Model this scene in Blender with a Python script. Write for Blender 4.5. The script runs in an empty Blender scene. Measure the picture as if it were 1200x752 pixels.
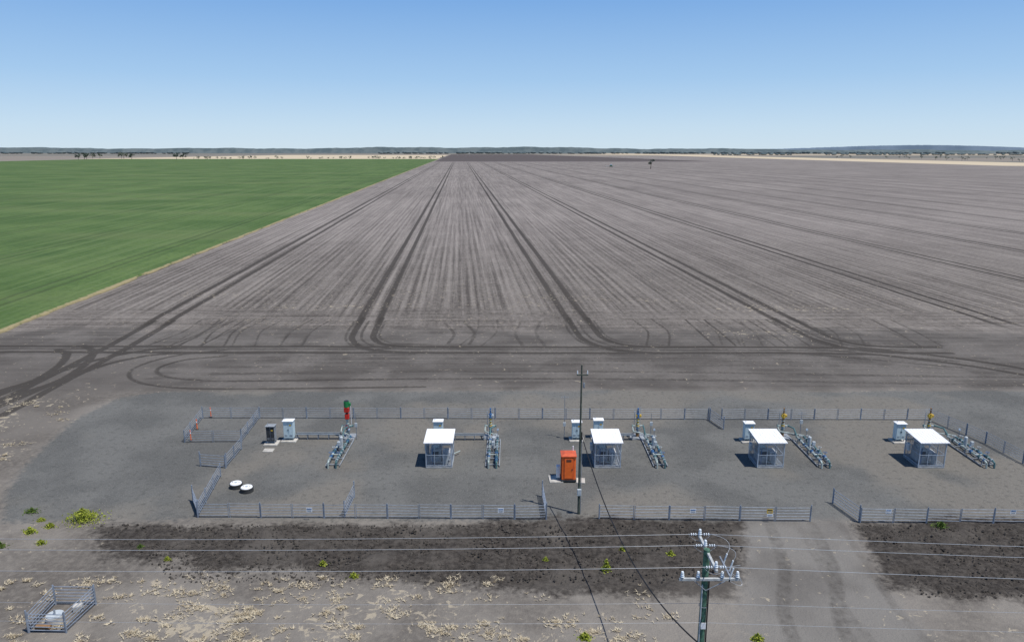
import bpy, math, random
import numpy as np
from mathutils import Vector, Matrix
random.seed(7); rng=np.random.RandomState(11)
sc=bpy.context.scene
TH=math.atan(199/857)

# ---------------------------------------------------------------- node helpers
class NT:
    def __init__(s,mat):
        mat.use_nodes=True; s.nt=mat.node_tree; s.b=s.nt.nodes['Principled BSDF']
    def n(s,t,**k):
        nd=s.nt.nodes.new(t)
        for a,v in k.items(): setattr(nd,a,v)
        return nd
    def put(s,sock,v):
        if isinstance(v,bpy.types.NodeSocket): s.nt.links.new(v,sock)
        elif isinstance(v,(tuple,list)) and len(v)==3 and len(sock.default_value)==4: sock.default_value=(*v,1)
        else: sock.default_value=v
    def m(s,op,a,b=0.0,c=0.0,clamp=False):
        nd=s.n('ShaderNodeMath',operation=op,use_clamp=clamp)
        s.put(nd.inputs[0],a); s.put(nd.inputs[1],b)
        if op in('MULTIPLY_ADD','WRAP'): s.put(nd.inputs[2],c)
        return nd.outputs[0]
    def ss(s,v,lo,hi,a=0.0,b=1.0):
        nd=s.n('ShaderNodeMapRange',interpolation_type='SMOOTHSTEP')
        s.put(nd.inputs[0],v)
        nd.inputs[1].default_value=lo; nd.inputs[2].default_value=hi
        nd.inputs[3].default_value=a; nd.inputs[4].default_value=b
        return nd.outputs[0]
    def noise(s,vec,scale,detail=4,rough=.55,dist=0):
        nd=s.n('ShaderNodeTexNoise'); s.put(nd.inputs['Vector'],vec)
        nd.inputs['Scale'].default_value=scale; nd.inputs['Detail'].default_value=detail
        nd.inputs['Roughness'].default_value=rough; nd.inputs['Distortion'].default_value=dist
        return nd.outputs[0]
    def mix(s,f,a,b,bt='MIX'):
        nd=s.n('ShaderNodeMix',data_type='RGBA',blend_type=bt)
        s.put(nd.inputs[0],f); s.put(nd.inputs[6],a); s.put(nd.inputs[7],b)
        return nd.outputs[2]
    def comb(s,x,y,z=0.0):
        nd=s.n('ShaderNodeCombineXYZ'); s.put(nd.inputs[0],x); s.put(nd.inputs[1],y); s.put(nd.inputs[2],z); return nd.outputs[0]
    def obj(s): return s.n('ShaderNodeTexCoord').outputs['Object']
    def sep(s,v):
        nd=s.n('ShaderNodeSeparateXYZ'); s.put(nd.inputs[0],v); return nd.outputs
    def attr(s,name): return s.n('ShaderNodeAttribute',attribute_name=name).outputs['Fac']
    def bump(s,h,strength,dist):
        nd=s.n('ShaderNodeBump'); nd.inputs['Strength'].default_value=strength; nd.inputs['Distance'].default_value=dist
        s.put(nd.inputs['Height'],h); s.nt.links.new(nd.outputs[0],s.b.inputs['Normal'])

def mat(name,col,rough=.6,metal=0.,var=.25,scale=3.,spec=.3):
    m=bpy.data.materials.new(name); t=NT(m)
    nz=t.noise(t.obj(),scale,4,.6)
    c2=tuple(c*(1-var) for c in col); c3=tuple(min(1,c*(1+var*.6)) for c in col)
    t.put(t.b.inputs['Base Color'],t.mix(t.ss(nz,.3,.7),c2,c3))
    t.b.inputs['Roughness'].default_value=rough; t.b.inputs['Metallic'].default_value=metal
    t.b.inputs['Specular IOR Level'].default_value=spec
    return m

M=dict(
 steel=mat('galvanised_steel',(.27,.30,.34),.5,.35),
 fence=mat('fence_steel',(.26,.30,.36),.55,.2),
 white=mat('white_paint',(.78,.79,.80),.5,0,.1),
 roof=mat('roof_sheet',(.80,.81,.83),.45,.0,.08,1.5),
 cab=mat('cabinet_paint',(.52,.64,.68),.5,0,.12),
 dark=mat('dark_equipment',(.035,.04,.045),.6),
 grey=mat('grey_paint',(.26,.28,.30),.6),
 lgrey=mat('light_grey_paint',(.44,.48,.50),.5,0,.15),
 frame=mat('shelter_frame',(.40,.46,.53),.5,.1,.15),
 orange=mat('orange_plastic',(.85,.16,.03),.45,0,.1),
 orange2=mat('orange_red_plastic',(.55,.10,.04),.5,0,.15),
 red=mat('red_paint',(.55,.03,.02),.45),
 green=mat('green_paint',(.02,.22,.07),.45),
 dgreen=mat('teal_pipe_paint',(.07,.15,.16),.5,0,.3),
 pipe=mat('pipe_paint',(.36,.42,.40),.5,.1,.35,2),
 blue=mat('blue_paint',(.06,.16,.34),.5),
 yellow=mat('yellow_paint',(.60,.40,.06),.5),
 brown=mat('rusty_steel',(.26,.15,.07),.75),
 conc=mat('concrete',(.44,.42,.38),.85,0,.25,2),
 wood=mat('pole_timber',(.085,.10,.08),.85,0,.45,6),
 wood2=mat('treated_pole_green',(.075,.16,.11),.8,0,.5,6),
 arm=mat('crossarm_timber',(.42,.44,.44),.7,0,.25,5),
 porc=mat('insulator_porcelain',(.68,.74,.78),.2,0,.08,4,.5),
 wire=mat('aluminium_conductor',(.42,.44,.46),.5,.3,.1),
 black=mat('black_cable',(.015,.015,.017),.6),
 glass=mat('gauge_face',(.5,.6,.7),.2,0,.1),
 rubber=mat('tank_rim',(.05,.05,.05),.8),
)

# ---------------------------------------------------------------- mesh builder
class MB:
    def __init__(s): s.v=[];s.f=[];s.mi=[];s.mats=[]
    def k(s,m):
        m=M[m] if isinstance(m,str) else m
        if m not in s.mats: s.mats.append(m)
        return s.mats.index(m)
    def add(s,vs,fs,m):
        o=len(s.v); s.v+=[tuple(v) for v in vs]; s.f+=[tuple(i+o for i in f) for f in fs]; s.mi+=[s.k(m)]*len(fs)
    def box(s,c,d,m,rz=0,bev=0.0):
        x,y,z=d[0]/2,d[1]/2,d[2]/2; ca,sa=math.cos(rz),math.sin(rz)
        if bev<=0:
            P=[(a*x,b*y,e*z) for e in(-1,1) for a,b in((-1,-1),(1,-1),(1,1),(-1,1))]
            F=[(3,2,1,0),(4,5,6,7),(0,1,5,4),(1,2,6,5),(2,3,7,6),(3,0,4,7)]
        else:
            def oct(zz,i):
                a,b=x-i,y-i; t=bev
                return [(-a+t,-b,zz),(a-t,-b,zz),(a,-b+t,zz),(a,b-t,zz),(a-t,b,zz),(-a+t,b,zz),(-a,b-t,zz),(-a,-b+t,zz)]
            R=[oct(-z,bev*.6),oct(-z+bev,0),oct(z-bev,0),oct(z,bev*.6)]
            P=sum(R,[]); F=[tuple(range(7,-1,-1)),tuple(range(24,32))]
            for r in range(3):
                for i in range(8):
                    j=(i+1)%8; F.append((r*8+i,r*8+j,r*8+8+j,r*8+8+i))
        P=[(c[0]+p[0]*ca-p[1]*sa,c[1]+p[0]*sa+p[1]*ca,c[2]+p[2]) for p in P]
        s.add(P,F,m)
    def cyl(s,p,q,r,m,n=8,r2=None,cap=True):
        p=Vector(p);q=Vector(q);r2=r if r2 is None else r2
        d=(q-p).normalized(); a=d.orthogonal().normalized(); b=d.cross(a)
        P=[];
        for c,rr in((p,r),(q,r2)):
            for i in range(n):
                t=2*math.pi*i/n; P.append(c+(a*math.cos(t)+b*math.sin(t))*rr)
        F=[(i,(i+1)%n,n+(i+1)%n,n+i) for i in range(n)]
        if cap: F+= [tuple(range(n-1,-1,-1)),tuple(range(n,2*n))]
        s.add(P,F,m)
    def path(s,pts,r,m,n=6):
        for a,b in zip(pts[:-1],pts[1:]): s.cyl(a,b,r,m,n)
    def torus(s,c,R,r,m,axis='z',n=14):
        pts=[]
        for i in range(n+1):
            t=2*math.pi*i/n; a,b=R*math.cos(t),R*math.sin(t)
            pts.append({'z':(c[0]+a,c[1]+b,c[2]),'x':(c[0],c[1]+a,c[2]+b),'y':(c[0]+a,c[1],c[2]+b)}[axis])
        s.path(pts,r,m,5)
    def blob(s,c,r,m,n=8,k=5,sq=1.0):
        P=[];F=[]
        for j in range(k+1):
            ph=math.pi*j/k
            for i in range(n):
                t=2*math.pi*i/n
                P.append((c[0]+r*math.sin(ph)*math.cos(t),c[1]+r*math.sin(ph)*math.sin(t),c[2]+r*sq*math.cos(ph)))
        for j in range(k):
            for i in range(n):
                i2=(i+1)%n; F.append((j*n+i,(j+1)*n+i,(j+1)*n+i2,j*n+i2))
        s.add(P,F,m)
    def out(s,name,loc=(0,0,0),smooth=False):
        me=bpy.data.meshes.new(name); me.from_pydata(s.v,[],s.f)
        for m in s.mats: me.materials.append(m)
        me.polygons.foreach_set('material_index',s.mi)
        if smooth: me.polygons.foreach_set('use_smooth',[True]*len(s.f))
        me.update(); o=bpy.data.objects.new(name,me); o.location=loc; sc.collection.objects.link(o); return o

# ---------------------------------------------------------------- numpy noise
def vnoise(X,Y,sc_,seed,octv=4):
    out=0;amp=1;tot=0
    for o in range(octv):
        r=np.random.RandomState(seed+o).rand(256,256)
        ca,sa=math.cos(.6+o),math.sin(.6+o)
        x=(X*ca-Y*sa)/sc_*(2**o)+17.3*o; y=(X*sa+Y*ca)/sc_*(2**o)+5.1*o
        xi=np.floor(x).astype(int); yi=np.floor(y).astype(int); fx=x-xi; fy=y-yi
        fx=fx*fx*(3-2*fx); fy=fy*fy*(3-2*fy)
        a=r[xi%256,yi%256];b=r[(xi+1)%256,yi%256];c=r[xi%256,(yi+1)%256];d=r[(xi+1)%256,(yi+1)%256]
        out=out+amp*((a*(1-fx)+b*fx)*(1-fy)+(c*(1-fx)+d*fx)*fy); tot+=amp; amp*=.5
    return out/tot
def sdpoly(X,Y,poly):
    d=np.full(X.shape,1e9); ins=np.zeros(X.shape,bool)
    n=len(poly)
    for i in range(n):
        ax,ay=poly[i]; bx,by=poly[(i+1)%n]
        ex,ey=bx-ax,by-ay; wx,wy=X-ax,Y-ay
        t=np.clip((wx*ex+wy*ey)/(ex*ex+ey*ey),0,1)
        d=np.minimum(d,(wx-ex*t)**2+(wy-ey*t)**2)
        if ay!=by:
            c=((ay>Y)!=(by>Y))&(X<(bx-ax)*(Y-ay)/(by-ay)+ax); ins^=c
    d=np.sqrt(d); return np.where(ins,-d,d)

# ---------------------------------------------------------------- ground
def axis(lo,hi,step,far_lo,far_hi,g):
    core=list(np.arange(lo,hi+1e-6,step)); up=[core[-1]]; st=step
    while up[-1]<far_hi: st*=g; up.append(up[-1]+st)
    dn=[core[0]]; st=step
    while dn[-1]>far_lo: st*=g; dn.append(dn[-1]-st)
    return np.array(dn[:0:-1]+core+up[1:])
xs=axis(-66,66,.2,-14000,14000,1.025); ys=axis(31,114,.2,-300,16000,1.025)
NX,NY=len(xs),len(ys)
X,Y=np.meshgrid(xs,ys)   # (NY,NX)
wob=(vnoise(X,Y,9,3)-.5)
pad=[(-42.5,75),(-39,77.6),(90,77.2),(90,48.1),(-36.8,48.1),(-39.5,52),(-41.5,58.7),(-43.3,68)]
darkA=[(-31.5,48.0),(-26,43.4),(-21,41.8),(-12,41.2),(-2,39.9),(12.6,38.9),(14.8,42.5),(16.6,46.9),(16.4,48)]
darkB=[(24.3,47.9),(90,48.0),(90,37.5),(27,38.4),(22.6,39.6),(23.2,43)]
drive=[(16.4,48.6),(24.4,48.6),(23,42),(24,30),(11,30),(13,36)]
sd_pad=sdpoly(X,Y,pad)+wob*1.4
sd_dark=np.minimum(sdpoly(X,Y,darkA),sdpoly(X,Y,darkB))+wob*2.6+(vnoise(X,Y,2,77,3)-.5)*1.6
sd_drive=sdpoly(X,Y,drive)+wob*1.5
straw=np.zeros_like(X)
def blobm(cx,cy,rx,ry,a):
    global straw
    straw=np.maximum(straw,a*np.clip(1.3-np.sqrt(((X-cx)/rx)**2+((Y-cy)/ry)**2),0,1))
blobm(-14,37,14,4.2,.85); blobm(-3,35,8,3,.6); blobm(-50,67,8,11,.9); blobm(-34,44,5,4,.35)
blobm(36,104,9,3,.7); blobm(10,33,30,5,.3)
straw*=np.clip((vnoise(X,Y,3.5,40)-.36)*3.2,0,1)
band=np.exp(-((Y-124)/17)**2)*np.clip((vnoise(X/3,Y,5,140)-.35)*2.6,0,1)*.42
straw=np.maximum(straw,band*(X>-62))
track=np.zeros_like(X)
def catmull(P,k=8):
    P=[np.array(p,float) for p in P]; P=[2*P[0]-P[1]]+P+[2*P[-1]-P[-2]]; R=[]
    for i in range(1,len(P)-2):
        for t in np.linspace(0,1,k,endpoint=False):
            R.append(.5*((2*P[i])+(-P[i-1]+P[i+1])*t+(2*P[i-1]-5*P[i]+4*P[i+1]-P[i+2])*t*t+(-P[i-1]+3*P[i]-3*P[i+1]+P[i+2])*t**3))
    R.append(P[-2]); return R
def addtrack(P,w=.35,a=1.,off=(0,)):
    R=catmull(P)
    for o in off:
        Q=[]
        for i,p in enumerate(R):
            q=R[min(i+1,len(R)-1)]-R[max(i-1,0)]; q=q/(np.linalg.norm(q)+1e-9); Q.append(p+np.array([-q[1],q[0]])*o)
        for p,q in zip(Q[:-1],Q[1:]):
            m=w+.8
            i0,i1=np.searchsorted(xs,min(p[0],q[0])-m),np.searchsorted(xs,max(p[0],q[0])+m)
            j0,j1=np.searchsorted(ys,min(p[1],q[1])-m),np.searchsorted(ys,max(p[1],q[1])+m)
            if i1<=i0 or j1<=j0: continue
            sx,sy=X[j0:j1,i0:i1],Y[j0:j1,i0:i1]; e=q-p
            t=np.clip(((sx-p[0])*e[0]+(sy-p[1])*e[1])/(e@e+1e-9),0,1)
            d=np.hypot(sx-p[0]-e[0]*t,sy-p[1]-e[1]*t)
            v=a*np.clip(1-(d-w*.7)/(w*.7),0,1)
            track[j0:j1,i0:i1]=np.maximum(track[j0:j1,i0:i1],v)
W2=(-1.5,1.5)
TR=[-54.2,-21.4,11.4,44.2]
addtrack([(-110,95.5),(-60,95.3),(-20,95),(20,94.8),(44,94.5),(51,92.6),(58,88.5),(66,81),(76,72)],.42,1,W2)
addtrack([(-80,95.5),(0,95.2),(46,94.6)],.3,.5,(0,))
for xc in TR[1:]:
    sx=xc; addtrack([(sx-.9,114),(sx-.4,105),(sx+.3,100.5),(sx+2.6,96.8),(sx+7,95.1),(sx+14,94.8)],.42,1,W2)
    addtrack([(sx-.7,112),(sx-.2,104),(sx+1.0,99.5),(sx+4,96.4),(sx+9,95.3)],.25,.5,(-2.6,-.4,2.2))
addtrack([(20,94.9),(36,94.7),(43,93),(48,91),(56,88)],.4,.5,W2)
addtrack([(-54.9,112),(-54,100),(-53.6,90),(-53.4,80),(-53,70),(-53.5,55),(-54,30)],.5,1,W2)
addtrack([(-60,96),(-57,93),(-54.6,86),(-54.5,78),(-57,60)],.5,.8,W2)
addtrack([(-44,95),(-49,93),(-53,87),(-55,78),(-58,66)],.45,.75,W2)
addtrack([(-40,95),(-47,94),(-51.5,90),(-54,82),(-59,70)],.3,.6,W2)
addtrack([(-38,93.5),(-43,91),(-45,86.5),(-43,82.5),(-38,80.3),(-30,79.8),(-10,80.6)],.3,.6,W2)
addtrack([(-36,82.5),(-10,83.5),(20,83.2),(50,81.5),(80,80)],.45,.4,W2)
addtrack([(-36,87),(0,88),(30,87.6),(60,86)],.5,.3,(0,2.8))
addtrack([(-30,90.5),(10,91),(44,90),(62,84)],.3,.35,W2)
addtrack([(20,48),(19,42),(17,36),(17,28)],.5,.35,W2)
addtrack([(22,48),(21.5,43),(21,36),(23,28)],.35,.3,W2)
addtrack([(-9,111),(-7,104),(-7.4,98)],.3,.5,W2); addtrack([(3,112),(2,104),(3,97)],.3,.4,W2)
for k in range(18):
    x0=rng.uniform(-50,60); addtrack([(x0,113),(x0+rng.uniform(-1,1),105),(x0+rng.uniform(-2,2),97)],.2,rng.uniform(.3,.6),W2)
for k in range(7):
    x0=rng.uniform(-20,40); y0=rng.uniform(50,60); addtrack([(x0,y0),(x0+8,y0+rng.uniform(-2,2)),(x0+16,y0+rng.uniform(-2,2))],.2,.2,(-.8,.8))
track*=.6+.6*vnoise(X,Y,3,60)
Z=(vnoise(X,Y,6,80)-.5)*.12*np.clip((Y-80)/10,0,1)*np.clip((400-Y)/200,0,1)
Z+=np.clip(-sd_dark/1.0,0,1)*(vnoise(X,Y,1.1,90,3)-.45)*.36
Z-=track*.07*(Y>78)
co=np.stack([X,Y,Z],-1).reshape(-1,3).astype(np.float32)
me=bpy.data.meshes.new('ground'); idx=np.arange(NX*NY).reshape(NY,NX)
q=np.stack([idx[:-1,:-1],idx[:-1,1:],idx[1:,1:],idx[1:,:-1]],-1).reshape(-1,4)
me.vertices.add(NX*NY); me.vertices.foreach_set('co',co.ravel())
me.loops.add(q.size); me.loops.foreach_set('vertex_index',q.ravel().astype(np.int32))
me.polygons.add(len(q)); me.polygons.foreach_set('loop_start',(np.arange(len(q))*4).astype(np.int32))
me.polygons.foreach_set('use_smooth',np.ones(len(q),bool))
me.update()
nLa=vnoise(X,Y,55,301,4); nMa=vnoise(X,Y,4,311,4); nPa=vnoise(X,Y,10,321,4); nFa=vnoise(X*.3,Y,800,331,2)
s2a=vnoise(X+.07*Y,Y*.003,5.5,341,2)
for nme,arr in(('sd_pad',sd_pad),('sd_dark',sd_dark),('sd_drive',sd_drive),('straw',straw),('track',track),('nL',nLa),('nM',nMa),('nP',nPa),('nFar',nFa)):
    a=me.attributes.new(nme,'FLOAT','POINT'); a.data.foreach_set('value',np.clip(arr,-6,6).ravel().astype(np.float32))
ground=bpy.data.objects.new('ground',me); sc.collection.objects.link(ground)

gm=bpy.data.materials.new('farm_soil'); t=NT(gm); P=t.obj(); x,y,_=t.sep(P)
xp=t.m('MULTIPLY_ADD',y,.07,x)
nL=t.attr('nL'); nM=t.attr('nM'); nF=t.noise(P,2.2,4,.65); nV=t.noise(P,9,2,.7)
s1=t.noise(t.comb(xp,t.m('MULTIPLY',y,.012)),1.0,3,.75)
s2=t.noise(t.comb(xp,t.m('MULTIPLY',y,.003)),.17,2,.6)
s3=t.noise(t.comb(t.m('MULTIPLY',xp,.04),y),.8,2,.7)     # headland, rows run across
spk=t.noise(t.comb(xp,t.m('MULTIPLY',y,.45)),1.6,3,.85)   # stubble speckle
headm=t.ss(t.m('MULTIPLY_ADD',nM,14.,y),122.,132.)
rows=t.m('MULTIPLY',t.m('SINE',t.m('MULTIPLY',xp,2*math.pi/1.5)),t.ss(y,480,160))
rows=t.m('MULTIPLY',rows,headm)
st=t.mix(headm,t.mix(.25,s3,s1),s1)
v=t.m('ADD',t.m('MULTIPLY',t.ss(st,.36,.64),.48),t.m('MULTIPLY',t.ss(s2,.3,.7),.20))
v=t.m('ADD',v,t.m('MULTIPLY',t.ss(nM,.25,.75),.14)); v=t.m('ADD',v,t.m('MULTIPLY',t.ss(nL,.3,.7),.18))
v=t.m('ADD',v,t.m('MULTIPLY',rows,.17)); v=t.m('ADD',v,t.m('MULTIPLY',t.m('SUBTRACT',spk,.5),1.6),0,True)
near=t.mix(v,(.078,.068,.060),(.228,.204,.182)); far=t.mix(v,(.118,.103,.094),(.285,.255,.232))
field=t.mix(t.ss(y,110,280),near,far)  # base colour lightens with y, painting distance haze into the soil
hl=t.mix(t.ss(nM,.3,.7),(.090,.081,.073),(.140,.127,.115)); hl=t.mix(t.m('MULTIPLY',t.ss(s3,.4,.7),.45),hl,(.175,.160,.145)); hl=t.mix(t.m('MULTIPLY',t.ss(nF,.4,.8),.45),hl,(.066,.058,.052))
hlm=t.ss(t.m('MULTIPLY_ADD',nM,8.,y),113.,107.)
field=t.mix(hlm,field,hl)
d=t.m('ABSOLUTE',t.m('SUBTRACT',t.m('MODULO',t.m('ADD',xp,14.6+16.4+3280),32.8),16.4))
wh=t.m('ABSOLUTE',t.m('SUBTRACT',d,1.5))
wh=t.m('MULTIPLY_ADD',t.m('SUBTRACT',nF,.5),.5,wh)
tm=t.ss(wh,.75,.35); tm=t.m('MULTIPLY',tm,t.ss(y,105,113)); tm=t.m('MULTIPLY',tm,t.ss(y,2000,1500)); tm=t.m('MULTIPLY',tm,t.ss(xp,-66,-64))
field=t.mix(t.m('MULTIPLY',tm,.85),field,(.045,.039,.034))
d2=t.m('ABSOLUTE',t.m('SUBTRACT',t.m('MODULO',t.m('ADD',xp,3280.+4.),10.93),5.46)); f2=t.m('MULTIPLY',t.ss(t.m('MULTIPLY_ADD',t.m('SUBTRACT',nF,.5),.5,d2),.45,.1),t.m('MULTIPLY',headm,t.ss(nL,.35,.6)))
field=t.mix(t.m('MULTIPLY',f2,.42),field,(.06,.052,.046))
dirt=t.mix(t.ss(nM,.25,.75),(.115,.103,.091),(.205,.187,.165)); dirt=t.mix(t.m('MULTIPLY',t.ss(nF,.35,.75),.5),dirt,(.245,.222,.190))
col=t.mix(t.ss(y,79.5,76.),field,dirt)
leftroad=t.m('MULTIPLY',t.ss(x,-42,-46),t.ss(y,94,84)); col=t.mix(t.m('MULTIPLY',leftroad,.5),col,(.105,.094,.084))
edge=t.m('MULTIPLY',t.m('SUBTRACT',nF,.5),2.2)
def zone(name,w): return t.ss(t.m('ADD',t.attr(name),edge),w,-w)
padc=t.mix(t.ss(nM,.3,.7),(.103,.103,.098),(.137,.136,.128))
padc=t.mix(t.m('MULTIPLY',t.ss(t.attr('nP'),.50,.68),.8),padc,(.172,.158,.136))
padc=t.mix(t.m('MULTIPLY',t.ss(nV,.5,.75),.55),padc,(.25,.245,.225)); padc=t.mix(t.m('MULTIPLY',t.ss(nF,.5,.3),.5),padc,(.062,.062,.059))
col=t.mix(zone('sd_pad',.5),col,padc)
drv=t.mix(t.ss(nM,.3,.7),(.135,.126,.115),(.185,.175,.160))
col=t.mix(t.m('MULTIPLY',zone('sd_drive',.9),.85),col,drv)
dk=t.mix(t.ss(nF,.3,.75),(.030,.026,.023),(.085,.075,.065)); dk=t.mix(t.m('MULTIPLY',t.ss(nM,.45,.8),.7),dk,(.110,.099,.087)); dk=t.mix(t.m('MULTIPLY',t.ss(nV,.52,.75),.4),dk,(.13,.115,.10))
col=t.mix(zone('sd_dark',.7),col,dk)
col=t.mix(t.m('MULTIPLY',t.ss(t.m('MULTIPLY_ADD',t.m('SUBTRACT',nF,.5),.5,t.attr('track')),.15,.6),.76),col,(.043,.038,.033))
# straw litter
sn=t.noise(P,1.3,4,.72,.7)
sm=t.ss(t.m('ADD',sn,t.m('MULTIPLY',t.attr('straw'),.19)),.64,.69)
sm=t.m('MULTIPLY',sm,t.ss(y,420,150))
sm=t.m('MULTIPLY',sm,t.ss(t.attr('sd_dark'),-1.0,.4))
sm=t.m('MULTIPLY',sm,t.ss(t.attr('sd_pad'),-.6,.3))
col=t.mix(t.m('MULTIPLY',sm,.7),col,(.40,.345,.255))
# distant paddocks
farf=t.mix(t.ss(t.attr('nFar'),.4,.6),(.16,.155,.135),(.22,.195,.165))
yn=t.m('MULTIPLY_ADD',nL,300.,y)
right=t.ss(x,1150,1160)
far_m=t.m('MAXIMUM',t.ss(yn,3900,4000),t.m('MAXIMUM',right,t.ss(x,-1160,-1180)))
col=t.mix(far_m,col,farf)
darkf=t.m('MULTIPLY',t.m('MULTIPLY',t.ss(y,1850,1900),t.ss(xp,-66,-60)),t.ss(t.m('MULTIPLY_ADD',y,.10,x),720,690))
col=t.mix(t.m('MULTIPLY',darkf,t.ss(y,6000,5600)),col,(.095,.080,.075))
tan=t.m('MULTIPLY',t.m('MULTIPLY',t.ss(x,870,890),t.ss(x,1165,1150)),t.ss(y,1250,1400))
tan2=t.m('MULTIPLY',t.m('MULTIPLY',t.ss(y,2420,2500),t.ss(y,4900,4800)),t.m('MULTIPLY',t.ss(xp,-70,-80),t.ss(x,-1500,-1400)))
tan3=t.m('MULTIPLY',t.m('MULTIPLY',t.ss(y,4500,4600),t.ss(y,6300,6200)),t.ss(x,100,900))
col=t.mix(t.m('MAXIMUM',t.m('MAXIMUM',tan,tan2),t.m('MULTIPLY',tan3,.6)),col,(.50,.42,.30))
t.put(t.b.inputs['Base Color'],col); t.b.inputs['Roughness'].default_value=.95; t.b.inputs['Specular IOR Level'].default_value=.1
h=t.m('ADD',t.m('MULTIPLY',nF,.6),t.m('MULTIPLY',nV,.35))
t.bump(t.m('MULTIPLY',h,t.ss(y,300,60)),.9,.16)
me.materials.append(gm)

# ---------------------------------------------------------------- green crop
cm=bpy.data.materials.new('green_crop'); t=NT(cm); P=t.obj(); x,y,_=t.sep(P); xp=t.m('MULTIPLY_ADD',y,.07,x)
a=t.noise(P,.02,3,.6); b=t.noise(P,.9,3,.7); c_=t.noise(t.comb(xp,t.m('MULTIPLY',y,.015)),.5,3,.75)
c=t.mix(t.ss(a,.35,.65),(.060,.108,.026),(.105,.160,.047)); c=t.mix(t.m('MULTIPLY',t.ss(b,.4,.7),.5),c,(.040,.072,.022)); c=t.mix(t.m('MULTIPLY',t.ss(c_,.47,.66),.55),c,(.130,.180,.068))
c=t.mix(t.m('MULTIPLY',t.ss(c_,.46,.34),.5),c,(.045,.080,.024))
c=t.mix(t.m('MULTIPLY',t.ss(t.noise(t.comb(t.m('MULTIPLY',x,.2),y),.03,3),.48,.66),.4),c,(.125,.155,.06))
dd=t.m('ABSOLUTE',t.m('SUBTRACT',t.m('MODULO',t.m('ADD',xp,14.6+16.4+3280),32.8),16.4)); ww=t.m('ABSOLUTE',t.m('SUBTRACT',dd,1.5))
c=t.mix(t.m('MULTIPLY',t.ss(t.m('MULTIPLY_ADD',b,.3,ww),.8,.3),.5),c,(.04,.05,.022))
c=t.mix(t.m('MULTIPLY',t.ss(t.m('MULTIPLY_ADD',b,2.0,xp),-67.8,-66.9),.9),c,(.32,.26,.15))
t.put(t.b.inputs['Base Color'],c); t.b.inputs['Roughness'].default_value=.8; t.b.inputs['Specular IOR Level'].default_value=.15
t.bump(b,.8,.3)
us=np.concatenate([[0,.05],np.cumsum(.35*1.035**np.arange(140))]); us=us[us<1100]; us=np.append(us,1100)
vs=np.concatenate([100+np.cumsum(np.r_[0,.5*1.02**np.arange(300)])]); vs=vs[vs<2450]; vs=np.append(vs,2450)
U,V=np.meshgrid(us,vs); XX=-67.9-U-.07*V; ZZ=.38+.16*(vnoise(XX,V,1.7,5,2)-.5); ZZ[:,0]=-.05; ZZ[0,:]=-.05
XX[:,0:3]+= .9*(vnoise(V[:,0:3]*1.,V[:,0:3]*0+3,4.5,9)-.5)*2
cv=np.stack([XX,V,ZZ],-1).reshape(-1,3); id2=np.arange(U.size).reshape(U.shape)
cf=np.stack([id2[:-1,:-1],id2[1:,:-1],id2[1:,1:],id2[:-1,1:]],-1).reshape(-1,4)
me2=bpy.data.meshes.new('crop_field'); me2.from_pydata(cv.tolist(),[],cf.tolist()); me2.materials.append(cm); me2.polygons.foreach_set('use_smooth',[True]*len(cf))
o=bpy.data.objects.new('crop_field',me2); sc.collection.objects.link(o)

# ---------------------------------------------------------------- vegetation helpers
def leafmat(n,c1,c2,sc_=.5):
    m=bpy.data.materials.new(n); t=NT(m); t.put(t.b.inputs['Base Color'],t.mix(t.ss(t.noise(t.obj(),sc_,3),.35,.65),c1,c2)); t.b.inputs['Roughness'].default_value=.8; t.b.inputs['Specular IOR Level'].default_value=.1; return m
M['treeleaf']=leafmat('distant_foliage_hazed',(.075,.095,.075),(.13,.15,.115),.1)  # leaf colours greyed to stand in for distance haze
M['forest']=leafmat('forest_foliage_hazed',(.085,.115,.125),(.13,.16,.165),.01)  # blue-grey atmospheric haze painted into the forest colours
M['hazeforest']=leafmat('hill_foliage_hazed',(.12,.165,.22),(.16,.21,.27),.002)  # stronger blue: aerial haze put into the hill base colour
M['bark']=leafmat('bark',(.12,.10,.08),(.18,.16,.13),1)
M['weed']=leafmat('weed_leaf',(.20,.25,.03),(.34,.37,.06),4)
M['weed2']=leafmat('weed_leaf_green',(.06,.11,.025),(.13,.18,.04),4)
M['strawm']=leafmat('straw',(.34,.28,.19),(.56,.49,.36),3)
M['clod']=leafmat('soil_clod',(.035,.031,.027),(.090,.080,.070),1)
def leaf(mb,c,s,m,flat=0):
    a=Vector((random.gauss(0,1),random.gauss(0,1),random.gauss(0,1)*(1-flat))).normalized(); b=a.orthogonal().normalized(); b=(Matrix.Rotation(random.uniform(0,6.3),3,a)@b)
    c=Vector(c); a=a*s; b=b*s*.6
    mb.add([c-a,c+b,c+a,c-b],[(0,1,2,3)],m)
def tree(mb,x,y,H,W,n=130):
    mb.cyl((x,y,-.3),(x+H*.03,y,H*.45),H*.035,'bark',6,H*.02)
    lobes=[(x+random.uniform(-.5,.5)*W*.75,y+random.uniform(-.5,.5)*W*.6,H*random.uniform(.45,.85),W*random.uniform(.16,.28)) for _ in range(7)]
    for l in lobes[:4]: mb.cyl((x+H*.02,y,H*.35),l[:3],H*.014,'bark',4,H*.006)
    for i in range(n):
        l=random.choice(lobes); d=Vector((random.gauss(0,1),random.gauss(0,1),random.gauss(0,1))).normalized()*l[3]*random.uniform(.3,1.05)
        leaf(mb,(l[0]+d.x,l[1]+d.y,l[2]+d.z*.8),W*.085,'treeleaf')
mb=MB()
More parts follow.
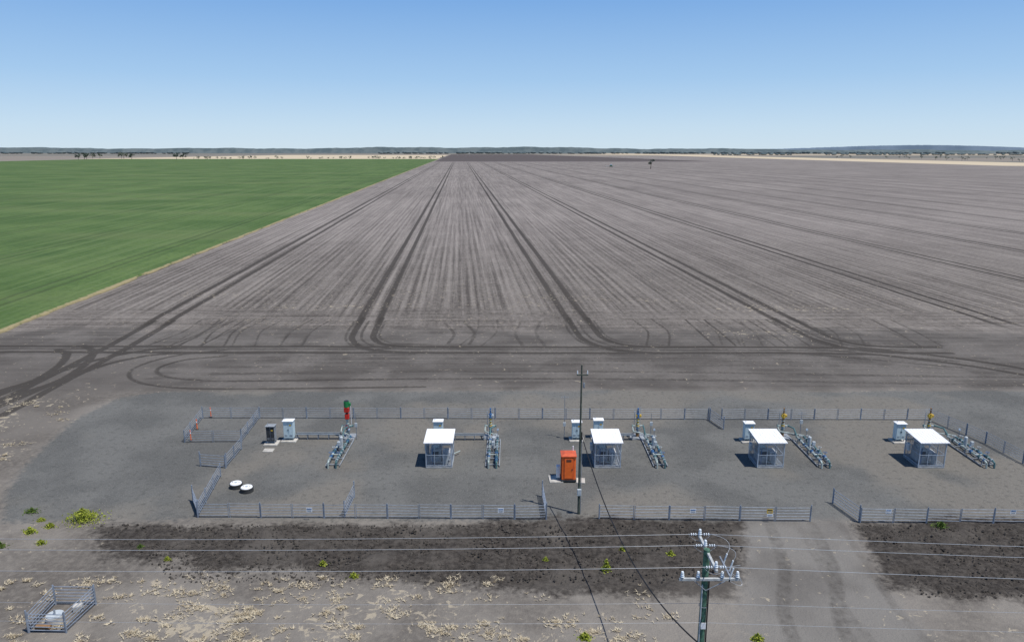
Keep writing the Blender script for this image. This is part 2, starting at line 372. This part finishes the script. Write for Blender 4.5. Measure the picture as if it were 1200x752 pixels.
for X_,Y_,hp in [(-1355,2340,7),(-1339,2345,8),(-1323,2330,7),(-1450,2590,6),(-1430,2600,6),(-1352,2595,7),(-1337,2580,8),(-1188,2340,8),(-1046,2335,8),(-1030,2345,8)]:
    tree(mb,X_,Y_,hp*Y_/870,hp*Y_/870*1.1)
mb.out('row_of_distant_trees')
mb=MB()
for i in range(60):
    Y_=random.uniform(2360,2470); X_=random.uniform(-.43,-.085)*Y_; hh=random.uniform(5,12); tree(mb,X_,Y_,hh,hh*1.3,50)
mb.out('row_of_distant_trees')
mb=MB()
for i in range(90):
    Y_=random.choice([random.uniform(1500,3200),random.uniform(1500,1900)]); X_=random.uniform(1180,1300)+random.random()**2*500; hh=random.uniform(5,13); tree(mb,X_,Y_,hh,hh*1.1,50)
mb.out('row_of_distant_trees')
mb=MB(); tree(mb,206,1110,17,11,170); mb.out('paddock_tree')
def belt(name,Yb,xa,xb,h,gap,m,n,dep=250):
    mb=MB()
    for i in range(n):
        X_=random.uniform(xa,xb); 
        if (math.sin(X_*.0021+Yb)+math.sin(X_*.0007))<gap: continue
        Y_=Yb+random.uniform(0,dep); hh=h*random.uniform(.6,1.1); w=hh*random.uniform(.8,1.6)
        mb.blob((X_,Y_,hh*.5),w*.8,m,7,4,hh*.55/w)
    mb.out(name)
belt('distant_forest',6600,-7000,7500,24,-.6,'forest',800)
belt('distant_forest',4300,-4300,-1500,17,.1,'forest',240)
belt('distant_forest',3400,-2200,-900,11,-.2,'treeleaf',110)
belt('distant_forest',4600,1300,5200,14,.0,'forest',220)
def ridge(name,Yb,xa,xb,fn,m):
    xx=np.linspace(xa,xb,420); vs=[];fs=[]
    for i,x_ in enumerate(xx):
        z=fn(x_)+5*(random.random()-.5); vs+= [(x_,Yb,-5),(x_,Yb+60,z*.92),(x_,Yb+300,z),(x_,Yb+1500,-5)]
    for i in range(len(xx)-1):
        for k in range(3): fs.append((i*4+k,i*4+4+k,i*4+5+k,i*4+1+k))
    mb=MB(); mb.add(vs,fs,m); mb.out(name)
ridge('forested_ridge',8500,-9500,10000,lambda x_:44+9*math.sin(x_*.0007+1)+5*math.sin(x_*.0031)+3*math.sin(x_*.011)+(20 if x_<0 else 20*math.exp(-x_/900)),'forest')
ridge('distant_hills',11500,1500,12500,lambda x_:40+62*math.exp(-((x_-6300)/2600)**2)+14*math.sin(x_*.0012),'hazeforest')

def weed(x,y,w,h,m='weed',n=260):
    mb=MB()
    for i in range(n):
        r=abs(random.gauss(0,.5)); a=random.uniform(0,6.3); px_,py_=x+math.cos(a)*r*w*.5,y+math.sin(a)*r*w*.35
        z=max(.03,random.random()*h*max(.15,1-r)); leaf(mb,(px_,py_,z),random.uniform(.04,.09),m)
    for i in range(14):
        a=random.uniform(0,6.3); mb.cyl((x+random.uniform(-.3,.3)*w*.5,y+random.uniform(-.2,.2)*w,0),(x+math.cos(a)*w*.35,y+math.sin(a)*w*.25,h*.7),.012,m,4,.005)
    mb.out('weed')
weed(-31,48.3,3.0,1.0,n=1300); weed(-33.7,46.5,1.1,.5,n=260); weed(-32.0,45.0,.8,.4,'weed',160); weed(-34.5,44.6,1.0,.4,'weed2',190); weed(-32.8,47.3,.9,.4,n=200)
weed(-35.5,49.5,1.3,.4,'weed2',220); weed(-36.5,46.5,.9,.3,'weed2',160); weed(-34.0,48.2,.7,.3,n=140)
weed(6.0,41.8,.7,.9,n=380); weed(-22.5,43.0,.5,.3,n=120); weed(-12.2,42.4,.6,.4,n=150); weed(-9.9,41.0,.7,.4,n=170); weed(10.5,43.6,.6,.4,n=160); weed(7.4,44.2,.5,.4,n=120); weed(13.4,35.0,.8,.45); weed(4.0,35.1,.8,.45)
weed(30.5,47.4,1.3,.4,'weed2'); weed(-25,44.5,.6,.3,'weed2',120); weed(2.2,43.0,.4,.25,n=90)
mb=MB()
for i in range(210):
    r=random.random()
    if r<.72: cx,cy=random.gauss(-15,8.5),random.uniform(33.5,41)
    elif r<.84: cx,cy=random.uniform(-3,10),random.uniform(33,37)
    else: cx,cy=random.uniform(-60,-44),random.uniform(55,74)
    if cy>41.5 and cy<50: continue
    k=random.randint(5,30); sp=random.uniform(.12,.5)
    for j in range(k):
        x_,y_=random.gauss(cx,sp),random.gauss(cy,sp*.6)
        for b in range(5):
            a=random.uniform(0,6.3); L=random.uniform(.08,.25); up=random.uniform(.02,.14)
            p=Vector((x_,y_,.03)); d_=Vector((math.cos(a)*L,math.sin(a)*L,up)); n_=Vector((-math.sin(a),math.cos(a),0))*.022
            mb.add([p-n_,p+n_,p+d_],[(0,1,2)],'strawm')
mb.out('dry_grass')
mb=MB()
for i in range(8500):
    if random.random()<.66: x_,y_=random.uniform(-30,15.5),random.uniform(40.4,47.6)
    else: x_,y_=random.uniform(24.5,48),random.uniform(38.8,47.6)
    if x_<-24+(y_-48)*-1.2 -6 or (13<x_<16 and y_<44): continue
    r=.03+.10*random.random()**3; P8=[]
    for a_,b_,c__ in((1,0,0),(-1,0,0),(0,1,0),(0,-1,0),(0,0,1),(0,0,-1)): k=r*random.uniform(.6,1.2); P8.append((x_+a_*k,y_+b_*k,.05+c__*k*.8))
    mb.add(P8,[(0,2,4),(2,1,4),(1,3,4),(3,0,4),(2,0,5),(1,2,5),(3,1,5),(0,3,5)],'clod')
mb.out('soil_clods')

# ---------------------------------------------------------------- fences
def fence(pts,name='rail_fence',H=1.15,step=2.4,rails=(.2,.42,.64,.86,1.08),rr=.019):
    mb=MB()
    for (ax,ay),(bx,by) in zip(pts[:-1],pts[1:]):
        L=math.hypot(bx-ax,by-ay); n=max(1,round(L/step)); dx,dy=(bx-ax)/L,(by-ay)/L
        for i in range(n):
            s0,s1=i*L/n+.05,(i+1)*L/n-.05; j=random.uniform(-.03,.03); j2=random.uniform(-.03,.03)
            p0=(ax+dx*s0-dy*j,ay+dy*s0+dx*j); p1=(ax+dx*s1,ay+dy*s1)
            for z in rails: mb.cyl((*p0,z+j),(*p1,z+j2),rr,'fence',6)
            for p in(p0,p1): mb.cyl((*p,-.1),(*p,H),rr*1.3,'fence',6)
            if i%2==0:
                e=(ax+dx*(i*L/n),ay+dy*(i*L/n)); mb.cyl((*e,-.1),(*e,H+random.uniform(.02,.12)),rr*1.9,'fence',7)
    e=pts[-1]; mb.cyl((*e,-.1),(*e,H+.15),rr*2,'fence',7)
    return mb.out(name)
fence([(-22.9,48.7),(2.5,48.4)]); fence([(6.3,48.4),(21.5,48.1)]); fence([(25.0,47.9),(44.0,47.7),(60,47.6)])
fence([(-25.2,69.0),(19.5,68.6)]); fence([(20.8,68.6),(41.5,68.5)])
fence([(-25.2,69),(-24.8,62.9)],rr=.023); fence([(-24.2,61.2),(-24.1,57.4)],rr=.023); fence([(-23.9,55.6),(-22.9,48.7)],rr=.023)
fence([(-25.2,69),(-30.9,69),(-30.0,62.8),(-24.8,62.9)],'yard_fence')
fence([(41.5,68.5),(43.2,62.5),(43.9,56.0),(44.0,47.7)])
def gate(a,b): return fence([a,b],'steel_gate',1.2,4,(.15,.38,.6,.83,1.08),.024)
gate((-12.2,48.75),(-12.15,51.9)); gate((2.5,48.55),(2.35,52.0)); gate((24.3,50.9),(25.0,48.05)); gate((19.6,68.5),(20.3,66.0)); gate((-24.1,57.2),(-26.4,57.6)); gate((-22.9,48.9),(-24.3,51.2))
fence([(-26.8,35.6),(-24.7,35.6),(-24.5,38.2),(-26.9,38.2),(-26.8,35.6)],'small_yard_fence',1.25,2.5,(.15,.35,.55,.75,.95,1.15),.024)
def sign(x,y,m='white',w=.42,h=.34,z=.85):
    mb=MB(); mb.box((x,y-.06,z),(w,.015,h),m); mb.box((x,y-.070,z+h*.25),(w*.82,.006,h*.2),'blue' if m=='white' else 'dark'); mb.box((x,y-.070,z-.03),(w*.7,.006,.03),'grey'); mb.box((x,y-.070,z-.1),(w*.6,.006,.03),'grey')
    for sx in(-.15,.15): mb.cyl((x+sx,y-.05,z+.1),(x+sx,y+.03,z+.1),.012,'steel',5)
    mb.out('warning_sign')
for x_,m_ in((-14.6,'white'),(-.8,'white'),(13.0,'white'),(18.5,'yellow'),(27.0,'white'),(35.9,'white')): sign(x_,48.2-.01*x_*.6,m_)
sign(18.5,48.02,'white',.42,.2,.56)

def marker(x,y):
    mb=MB(); mb.cyl((x,y,0),(x,y,.08),.16,'rubber',10,.12); mb.cyl((x,y,.08),(x,y,1.0),.055,'orange',8,.045); mb.cyl((x,y,.7),(x,y,.82),.058,'white',8); mb.blob((x,y,1.0),.05,'orange',8,4); mb.out('orange_marker_post')
marker(-30.2,69.3); marker(-29.6,63.2); marker(-30.2,66)

def pit(x,y):
    mb=MB(); mb.cyl((x,y,-.02),(x,y,.30),.50,'rubber',28); mb.cyl((x,y,.30),(x,y,.36),.52,'rubber',28,.50); mb.cyl((x,y,.36),(x,y,.41),.45,'white',28,.42); mb.cyl((x,y,.41),(x,y,.46),.1,'lgrey',12)
    for a in(0,math.pi): mb.torus((x+.26*math.cos(a),y,.43),.05,.012,'steel','x',8)
    mb.out('round_tank_lid')
pit(-21.9,53.6); pit(-20.8,52.9)
mb=MB(); mb.cyl((-25.9,36.6,-.02),(-25.9,36.6,.42),.5,'conc',24,.48); mb.cyl((-25.9,36.6,.42),(-25.9,36.6,.47),.44,'lgrey',24); mb.box((-25.2,37.6,.2),(.5,.4,.4),'conc',.3,.04); mb.box((-26.2,35.95,.12),(.8,.3,.22),'brown',.1,.04); mb.cyl((-25.9,36.6,.47),(-25.9,36.6,.75),.05,'steel'); mb.out('concrete_trough')

# ---------------------------------------------------------------- cabinets / shelters / toilet
def cabinet(x,y,w,d,h,m='cab',slab=True,dark_front=False):
    mb=MB()
    if slab: mb.box((0,0,.05),(w+.5,d+.6,.14),'conc',0,.02)
    b=.12
    for sx in(-1,1):
        for sy in(-1,1): mb.box((sx*(w/2-.06),sy*(d/2-.06),b+.1),(.06,.06,.24),'steel')
    z0=b+.2; mb.box((0,0,z0+(h-z0)/2),(w,d,h-z0),m,0,.02)
    mb.box((0,-.02,h+.03),(w+.12,d+.16,.05),'white' if not dark_front else 'grey',0,.01)
    for sx in(-1,1):
        mb.box((sx*w/4,-d/2-.012,z0+(h-z0)/2),(w/2-.05,.02,h-z0-.1),'dark' if dark_front else m)
        mb.box((sx*.05,-d/2-.035,z0+(h-z0)*.5),(.025,.03,.16),'dark')
        for k in range(4): mb.box((sx*w/4,-d/2-.027,z0+.18+k*.05),(w*.28,.008,.018),'grey')
    mb.box((w*.22,-d/2-.03,h-.35),(.18,.012,.14),'yellow')
    mb.cyl((w/2-.1,d/2+.04,0),(w/2-.1,d/2+.04,h-.3),.03,'steel'); mb.cyl((-w/2+.12,0,h),(-w/2+.12,0,h+.3),.02,'steel')
    mb.out('electrical_cabinet',(x,y,0))
cabinet(-20.5,63.3,.9,.6,1.95); cabinet(-21.9,62.5,.75,.55,1.75,'grey',True,True)
for x_,y_ in((-6.8,63.6),(8.0,63.9),(5.95,63.4),(21.7,63.1),(35.5,63.0)): cabinet(x_,y_,.85,.6,1.8)
mb=MB(); mb.box((0,0,.03),(.9,.7,.1),'conc',0,.02); mb.out('concrete_slab',(-21.7,60.9,0))

def shelter(x,y,seed):
    W,D,H=2.15,2.3,2.2; mb=MB()
    mb.box((0,0,.04),(W+.1,D+.1,.12),'grey',0,.02)
    w,d=W/2,D/2
    for sx in(-1,1):
        for sy in(-1,1): mb.box((sx*w,sy*d,H/2+.1),(.065,.065,H),'frame')
    for z in(.22,1.15,2.1):
        for sy in(-1,1): mb.box((0,sy*d,z),(W-.075,.04,.045),'frame')
        for sx in(-1,1): mb.box((sx*w,0,z),(.04,D-.075,.045),'frame')
    for sx in(-.36,.36): mb.box((sx,-d-.002,1.16),(.04,.045,1.84),'frame')
    n=22
    for i in range(1,n):
        a=-w+i*W/n
        for sy in(-1,1): mb.cyl((a,sy*d,.22),(a,sy*d,2.1),.008,'steel',4,cap=False)
        b=-d+i*D/n
        for sx in(-1,1): mb.cyl((sx*w,b,.22),(sx*w,b,2.1),.008,'steel',4,cap=False)
    for i in range(1,18):
        z=.22+i*1.88/18
        for sy in(-1,1): mb.cyl((-w,sy*d,z),(w,sy*d,z),.006,'steel',4,cap=False)
        for sx in(-1,1): mb.cyl((sx*w,-d,z),(sx*w,d,z),.006,'steel',4,cap=False)
    rw,rd=2.45/2,2.75/2; zf,zb=2.28,2.46
    mb.add([(-rw,-rd,zf),(rw,-rd,zf),(rw,rd,zb),(-rw,rd,zb),(-rw,-rd,zf+.06),(rw,-rd,zf+.06),(rw,rd,zb+.06),(-rw,rd,zb+.06)],[(3,2,1,0),(4,5,6,7),(0,1,5,4),(1,2,6,5),(2,3,7,6),(3,0,4,7)],'roof')
    for i in range(9):
        a=-rw+.12+i*(2*rw-.24)/8; mb.add([(a-.02,-rd,zf+.06),(a+.02,-rd,zf+.06),(a+.02,rd,zb+.06),(a-.02,rd,zb+.06),(a,-rd,zf+.085),(a,rd,zb+.085)],[(0,1,4),(1,2,5,4),(3,0,4,5),(2,3,5)],'roof')
    mb.box((-.35,.2,.75),(.9,1.0,1.1),'lgrey',0,.03); mb.box((-.35,-.32,.9),(.5,.03,.4),'dark'); mb.box((.55,.3,.6),(.6,.9,.8),'white',0,.03)
    mb.cyl((.5,-.55,.15),(.5,-.55,1.0),.2,'lgrey',14); mb.blob((.5,-.55,1.0),.2,'lgrey',12,6,.5); mb.cyl((-.6,-.6,.3),(.5,-.6,.3),.05,'pipe'); mb.cyl((-.6,-.6,.1),(-.6,-.6,1.5),.04,'blue')
    mb.box((-.35,.2,1.42),(.5,.5,.22),'cab',0,.02); mb.box((.2,.9,1.6),(1.4,.06,.8),'frame')
    mb.box((-w-.16,.4,1.3),(.2,.45,.6),'lgrey',0,.015); mb.cyl((-w-.16,.4,0),(-w-.16,.4,1.0),.03,'steel'); mb.cyl((w,d,.3),(w+.5,d+.6,.3),.05,'pipe')
    mb.out('equipment_shelter',(x,y,0))
for i,x_ in enumerate((-6.15,8.05,21.75,35.3)): shelter(x_,58.4,i)

mb=MB(); mb.box((-1.0,0,.04),(1.1,1.3,.12),'conc',.05,.02); mb.box((1.0,-.3,.04),(.7,.9,.12),'conc',-.08,.02); mb.box((0,0,.16),(1.2,1.2,.13),'dark',0,.02); mb.box((0,0,1.22),(1.12,1.12,1.98),'orange',0,.05)
mb.box((0,-.575,1.2),(.78,.03,1.8),'orange2',0,.01); mb.box((0,-.597,1.22),(.66,.02,1.66),'orange'); mb.box((.27,-.62,1.15),(.06,.03,.14),'dark')
for k in range(5): mb.box((0,-.612,1.82+k*.045),(.4,.01,.02),'dark')
for sx in(-1,1):
    for k in range(5): mb.box((sx*.57,-.4+k*.2,1.2),(.03,.05,1.7),'orange2')
mb.box((0,0,2.25),(1.26,1.26,.08),'orange2',0,.03); mb.add([(-.58,-.58,2.29),(.58,-.58,2.29),(.58,.58,2.29),(-.58,.58,2.29),(-.3,-.3,2.42),(.3,-.3,2.42),(.3,.3,2.42),(-.3,.3,2.42)],[(0,1,5,4),(1,2,6,5),(2,3,7,6),(3,0,4,7),(4,5,6,7)],'orange2')
mb.cyl((.4,.4,2.2),(.4,.4,2.75),.05,'white'); mb.box((-.80,.1,.7),(.3,.45,1.0),'white',0,.03)
mb.out('portable_toilet',(4.55,55.0,0))

# ---------------------------------------------------------------- wells
def well(x,style,jog):
    mb=MB(); yb=64.1
    mb.box((0,0,.03),(1.4,1.4,.12),'grey',0,.02)
    def fl(z,r=.2,m='pipe'): mb.cyl((0,0,z-.035),(0,0,z+.035),r,m,12)
    mb.cyl((0,0,.08),(0,0,.5),.16,'brown' if style>1 else 'dgreen',12); fl(.5); mb.cyl((0,0,.5),(0,0,1.0),.10,'blue' if style in(2,3) else 'pipe',10); fl(.78,.17); fl(1.0,.19)
    mb.blob((0,0,1.12),.18,'yellow' if style>=2 else 'dgreen',10,6); mb.cyl((-.5,0,1.12),(.5,0,1.12),.065,'pipe')
    for sx in(-.5,.5): mb.cyl((sx-.03,0,1.12),(sx+.03,0,1.12),.13,'dgreen',10)
    mb.torus((0,-.36,1.12),.16,.016,'red' if style==1 else 'blue','y'); mb.cyl((0,-.36,1.12),(0,0,1.12),.02,'steel')
    fl(1.32,.16); mb.cyl((0,0,1.3),(0,0,1.9),.095,'yellow' if style in(2,3) else 'brown' if style>3 else 'pipe',10); fl(1.62,.15)
    if style==1:
        mb.box((0,0,2.05),(.38,.38,.5),'red',0,.04); mb.cyl((0,0,2.3),(0,0,2.5),.12,'dark'); mb.box((0,0,2.72),(.46,.46,.5),'red',0,.05); mb.cyl((0,0,2.97),(0,0,3.5),.25,'green',14); mb.cyl((0,0,3.5),(0,0,3.58),.2,'dark',12); mb.box((.3,0,3.2),(.16,.22,.3),'green',0,.02); mb.cyl((.32,.2,1.2),(.32,.2,3.0),.025,'white')
    else:
        mb.cyl((0,0,1.9),(0,0,2.3),.16,'blue' if style in(2,3) else 'yellow',10); mb.box((.05,0,2.1),(.5,.25,.24),'yellow' if style>2 else 'lgrey',0,.03); mb.cyl((0,0,2.25),(0,0,2.85),.07,'brown' if style>3 else 'blue'); mb.torus((0,0,2.7),.15,.02,'steel'); mb.cyl((-.3,.2,.1),(-.3,.2,2.5),.025,'lgrey'); mb.cyl((.25,.25,.1),(.25,.25,2.9),.02,'lgrey')
    mb.path([(.5,0,1.12),(jog-.35,-.5,1.05),(jog-.35,-1.1,.75),(jog-.35,-1.3,.6)],.07,'dgreen',8)
    mb.path([(-.5,0,1.12),(-.5,-.6,.8),(jog+.35,-1.1,.6)],.055,'pipe',8)
    RR=random.Random(style)
    for sx,pm in((-.33,'pipe'),(.33,'dgreen')):
        X_=jog+sx; mb.cyl((X_,-1.1,.55),(X_,-6.6,.55),.075,pm,10)
        for k,yy in enumerate((-1.3,-1.9,-2.35,-3.1,-3.55,-4.4,-5.0,-5.6,-6.1,-6.55)):
            mb.cyl((X_,yy-.035,.55),(X_,yy+.035,.55),.135,('lgrey','pipe','lgrey','blue')[RR.randrange(4)],12)
        for yy in(-2.12,-4.7,-5.85):
            mb.box((X_,yy,.57),(.22,.26,.24),RR.choice(('dgreen','blue','dgreen')),0,.03); mb.cyl((X_,yy,.6),(X_,yy,.98),.028,'steel'); mb.torus((X_,yy,.98),.14,.018,'blue' if yy<-5 else 'lgrey')
        for yy in(-1.6,-3.9,-6.3): mb.box((X_,yy,.24),(.08,.08,.46),'grey')
        mb.path([(X_,-6.6,.55),(X_,-6.9,.45),(X_,-6.95,-.05)],.075,pm,10)
    mb.cyl((jog-.33,-2.9,.55),(jog+.33,-2.9,.55),.06,'dgreen',8); mb.cyl((jog-.33,-5.3,.55),(jog+.33,-5.3,.55),.06,'pipe',8)
    mb.cyl((jog,-3.3,.3),(jog,-3.3,1.3),.15,'lgrey',14); mb.blob((jog,-3.3,1.3),.15,'lgrey',12,6,.6); mb.cyl((jog+.36,-1.7,.6),(jog+.36,-1.7,1.35),.025,'steel'); mb.cyl((jog+.36,-1.74,1.4),(jog+.36,-1.66,1.4),.1,'glass',10)
    mb.box((jog,-4.2,1.1),(.26,.2,.36),'lgrey',0,.02); mb.cyl((jog,-4.2,.3),(jog,-4.2,.95),.03,'steel')
    for sx in(-.58,.58): mb.box((jog+sx,-3.8,.12),(.08,5.8,.1),'grey')
    for k in range(5): mb.box((jog,-1.2-k*1.3,.11),(1.07,.08,.08),'grey')
    mb.out('gas_wellhead',(x,yb,0),False)
for i,(x_,jg) in enumerate(((-15.3,.15),(-2.0,.35),(11.7,.85),(25.2,1.2),(38.8,1.45))): well(x_,i+1,jg)
def tray(x0,x1,y=63.4):
    mb=MB(); mb.box(((x0+x1)/2,y,.5),(x1-x0,.3,.05),'lgrey')
    for s_ in(-.15,.15): mb.box(((x0+x1)/2,y+s_,.565),(x1-x0,.02,.08),'lgrey')
    for k in range(3): mb.cyl((x0,y-.08+k*.08,.55),(x1,y-.08+k*.08,.55),.022,'dark')
    n=int((x1-x0)/1.2)+1
    for k in range(n+1): xx=x0+.1+(x1-x0-.2)*k/n; mb.box((xx,y,.24),(.06,.28,.46),'steel')
    mb.out('cable_tray')
tray(-20.0,-15.9,63.6); tray(-6.2,-2.5); tray(8.6,11.2); tray(22.3,24.7); tray(36.1,38.3)
def mast(x,y,h):
    mb=MB(); mb.cyl((x,y,-.1),(x,y,h),.035,'steel',8,.02); mb.cyl((x-.35,y,h-.2),(x+.35,y,h-.2),.015,'steel')
    for k in range(5): mb.cyl((x-.3+k*.15,y-.14,h-.2),(x-.3+k*.15,y+.14,h-.2),.008,'steel',4)
    mb.box((x,y-.06,1.4),(.25,.12,.35),'lgrey'); mb.out('antenna_mast')
mast(4.85,63.8,4.2); mast(-14.4,63.6,2.6); mast(12.9,63.9,2.4); mast(27,64.4,2.4)

# ---------------------------------------------------------------- power poles and lines
def insul(mb,p,n=3,r=.08):
    x,y,z=p; mb.cyl((x,y,z),(x,y,z+.08),.02,'steel',6)
    for k in range(n): mb.cyl((x,y,z+.06+k*.08),(x,y,z+.12+k*.08),r*(1-.12*k),'porc',10,r*.55)
PX,PY=7.7,26.1
mb=MB(); mb.cyl((PX,PY,-.5),(PX,PY,10.7),.18,'wood2',14,.125)
mb.box((PX+.03,PY,10.55),(.10,2.7,.12),'arm',0,.01); mb.box((PX+.12,PY-.2,9.5),(2.4,.09,.11),'arm',0,.01)
ends=[PY+1.22,PY+.35,PY-1.22]
for yy in ends: insul(mb,(PX+.03,yy,10.61))
for xx in(-1.08,-.45,.5,1.1): insul(mb,(PX+.12+xx,PY-.2,9.56),r=.085)
for s_ in(-1,1):
    mb.cyl((PX+.1,PY+s_*.7,10.5),(PX+.12,PY+s_*.05,9.95),.02,'steel'); mb.cyl((PX+.12+s_*.6,PY-.26,9.45),(PX+.0,PY-.2,9.0),.02,'steel')
for yy in ends:
    for s_ in(-1,1):
        mb.cyl((PX+.03+s_*.08,yy,10.66),(PX+.03+s_*.5,yy,10.66),.015,'steel',5)
        for k in range(3): mb.cyl((PX+.03+s_*(.16+k*.09),yy,10.66),(PX+.03+s_*(.19+k*.09),yy,10.66),.055,'porc',8)
for xx,yy in((.85,.5),(.95,.0),(.8,-.55)): mb.cyl((PX+xx,PY+yy,9.75),(PX+xx+.12,PY+yy,10.2),.035,'porc',8); mb.cyl((PX+xx,PY+yy,9.7),(PX+xx,PY+yy,9.62),.03,'dark')
mb.box((PX+.75,PY,9.95),(.06,1.4,.06),'steel'); mb.cyl((PX,PY,9.95),(PX+.75,PY,9.95),.03,'steel')
def arc(a,b,sag,m,r,n=10,bx=0):
    a=Vector(a);b=Vector(b); pts=[]
    for i in range(n+1):
        t_=i/n; p=a.lerp(b,t_); k=4*t_*(1-t_); p.z-=sag*k; p.x+=bx*k; pts.append(p)
    mb.path(pts,r,m,5)
for yy,(xx,y2) in zip(ends,((.85,.5),(.95,0),(.8,-.55))):
    arc((PX+.5,yy,10.66),(PX+xx+.12,PY+y2,10.2),-.1,'wire',.009,bx=.35); arc((PX+xx,PY+y2,9.65),(PX+1.2,PY-.2,9.75),.35,'wire',.009,bx=.35); arc((PX-.45,yy,10.66),(PX+.5,yy,10.66),.3,'wire',.009)
mb.cyl((PX-.14,PY-.16,0),(PX-.12,PY-.12,9.2),.03,'lgrey'); mb.cyl((PX+.16,PY-.1,6.5),(PX+.14,PY-.1,9.5),.03,'black')
for z in(8.2,6.2,4): mb.torus((PX,PY,z),.17,.012,'steel','z',12)
mb.box((PX,PY-.2,7.4),(.2,.02,.28),'white')
mb.out('power_pole')
mb=MB(); QX,QY=4.9,49.25
mb.cyl((QX,QY,-.5),(QX,QY,11.4),.10,'wood',12,.055); mb.box((QX+.05,QY-.1,10.7),(.8,.07,.08),'wood'); insul(mb,(QX-.3,QY-.1,10.74),r=.05); insul(mb,(QX+.4,QY-.1,10.74),r=.05)
mb.cyl((QX+.11,QY,5.6),(QX+.11,QY,6.4),.04,'black'); mb.box((QX,QY-.18,1.8),(.3,.16,.5),'lgrey',0,.02); mb.cyl((QX+.12,QY-.05,0),(QX+.12,QY-.05,5.8),.025,'grey'); mb.box((QX+.18,QY,9.9),(.14,.2,.35),'grey',0,.02)
mb.out('power_pole')
def wire(name,a,b,sag,r,m,n=40):
    global mb
    mb=MB(); arc(a,b,sag,m,r,n); return mb.out(name)
TX=.042
for yy in ends:
    wire('power_line',(PX-.45,yy,10.66),(PX-95,yy+95*TX,10.9),1.15,.009,'wire'); wire('power_line',(PX+.5,yy,10.66),(PX+95,yy-95*TX*.2,10.8),1.1,.009,'wire')
for yy,z in((PY+.0,8.3),(PY-.2,7.55)):
    wire('power_line',(PX-.15,yy,z),(PX-95,yy+95*TX,z+.2),1.0,.006,'wire'); wire('power_line',(PX+.15,yy,z),(PX+95,yy,z+.2),1.0,.006,'wire')
wire('service_cable',(QX+.12,QY-.1,6.1),(PX,PY+.18,6.3),2.1,.036,'black')
for px_ in(PX-95,PX+95):
    mb=MB(); py_=PY+(95*TX if px_<0 else -.8); mb.cyl((px_,py_,-.5),(px_,py_,10.8),.19,'wood2',12,.13); mb.box((px_,py_,10.6),(.11,2.7,.13),'arm')
    for yy in(-1.22,.35,1.22): insul(mb,(px_,py_+yy,10.66))
    mb.out('power_pole')

# boom sprayer far out in the paddock
mb=MB(); bx,by=163,1230
mb.box((bx,by,2.4),(3.2,5,1.8),'green',0,.3); mb.box((bx,by-2.2,3.9),(2.4,2.2,1.6),'glass',0,.2); mb.box((bx,by-2.2,4.8),(2.6,2.4,.2),'white'); mb.box((bx,by+1.5,3.6),(2.6,3.4,1.4),'white',0,.4)
for sx in(-1.6,1.6):
    for sy in(-2,2): mb.cyl((bx+sx-.3,by+sy,1.0),(bx+sx+.3,by+sy,1.0),1.0,'dark',16)
mb.box((bx,by+3.6,1.8),(16,.3,.5),'lgrey'); mb.out('boom_sprayer')

# ---------------------------------------------------------------- world, sun, camera
SD=Vector((-.36,.20,-1))
w=bpy.data.worlds.new("World"); sc.world=w; w.use_nodes=True; nt=w.node_tree; bg=nt.nodes['Background']
s=nt.nodes.new('ShaderNodeTexSky'); s.sky_type='NISHITA'; s.sun_disc=False
s.sun_elevation=math.atan2(1,math.hypot(SD.x,SD.y)); s.sun_rotation=math.atan2(-SD.x,-SD.y); s.dust_density=0.3; s.ozone_density=2.0; s.air_density=.8
tc=nt.nodes.new('ShaderNodeTexCoord'); sp=nt.nodes.new('ShaderNodeSeparateXYZ'); nt.links.new(tc.outputs['Generated'],sp.inputs[0])
rp=nt.nodes.new('ShaderNodeValToRGB'); nt.links.new(sp.outputs[2],rp.inputs[0]); E=rp.color_ramp.elements
stops=[(0,(.62,.77,.90)),(.03,(.55,.725,.90)),(.09,(.37,.59,.87)),(.185,(.20,.42,.80)),(.5,(.06,.18,.45)),(1,(.03,.09,.28))]
E[0].position=0; E[0].color=(*stops[0][1],1); E[1].position=1; E[1].color=(*stops[-1][1],1)
for p_,c_ in stops[1:-1]: e=E.new(p_); e.color=(*c_,1)
ml=nt.nodes.new('ShaderNodeVectorMath'); ml.operation='SCALE'; nt.links.new(rp.outputs[0],ml.inputs[0]); ml.inputs['Scale'].default_value=1/.11
mx=nt.nodes.new('ShaderNodeMix'); mx.data_type='RGBA'; mx.inputs[0].default_value=.85
nt.links.new(s.outputs[0],mx.inputs[6]); nt.links.new(ml.outputs[0],mx.inputs[7]); nt.links.new(mx.outputs[2],bg.inputs[0]); bg.inputs[1].default_value=.11
l=bpy.data.lights.new("sun",'SUN'); l.energy=4.6; l.angle=math.radians(.5); l.color=(1,.96,.90); lo=bpy.data.objects.new("sun",l); sc.collection.objects.link(lo)
lo.rotation_euler=SD.to_track_quat('-Z','Y').to_euler(); lo.location=(0,0,60)
c=bpy.data.cameras.new("camera"); co_=bpy.data.objects.new("camera",c); sc.collection.objects.link(co_); sc.camera=co_
c.sensor_width=36; c.lens=36*857/1200; c.clip_start=.5; c.clip_end=40000
co_.location=(0,0,26); co_.rotation_euler=(math.pi/2-TH,0,0)
sc.view_settings.view_transform='Standard'; sc.view_settings.look='None'; sc.view_settings.exposure=0
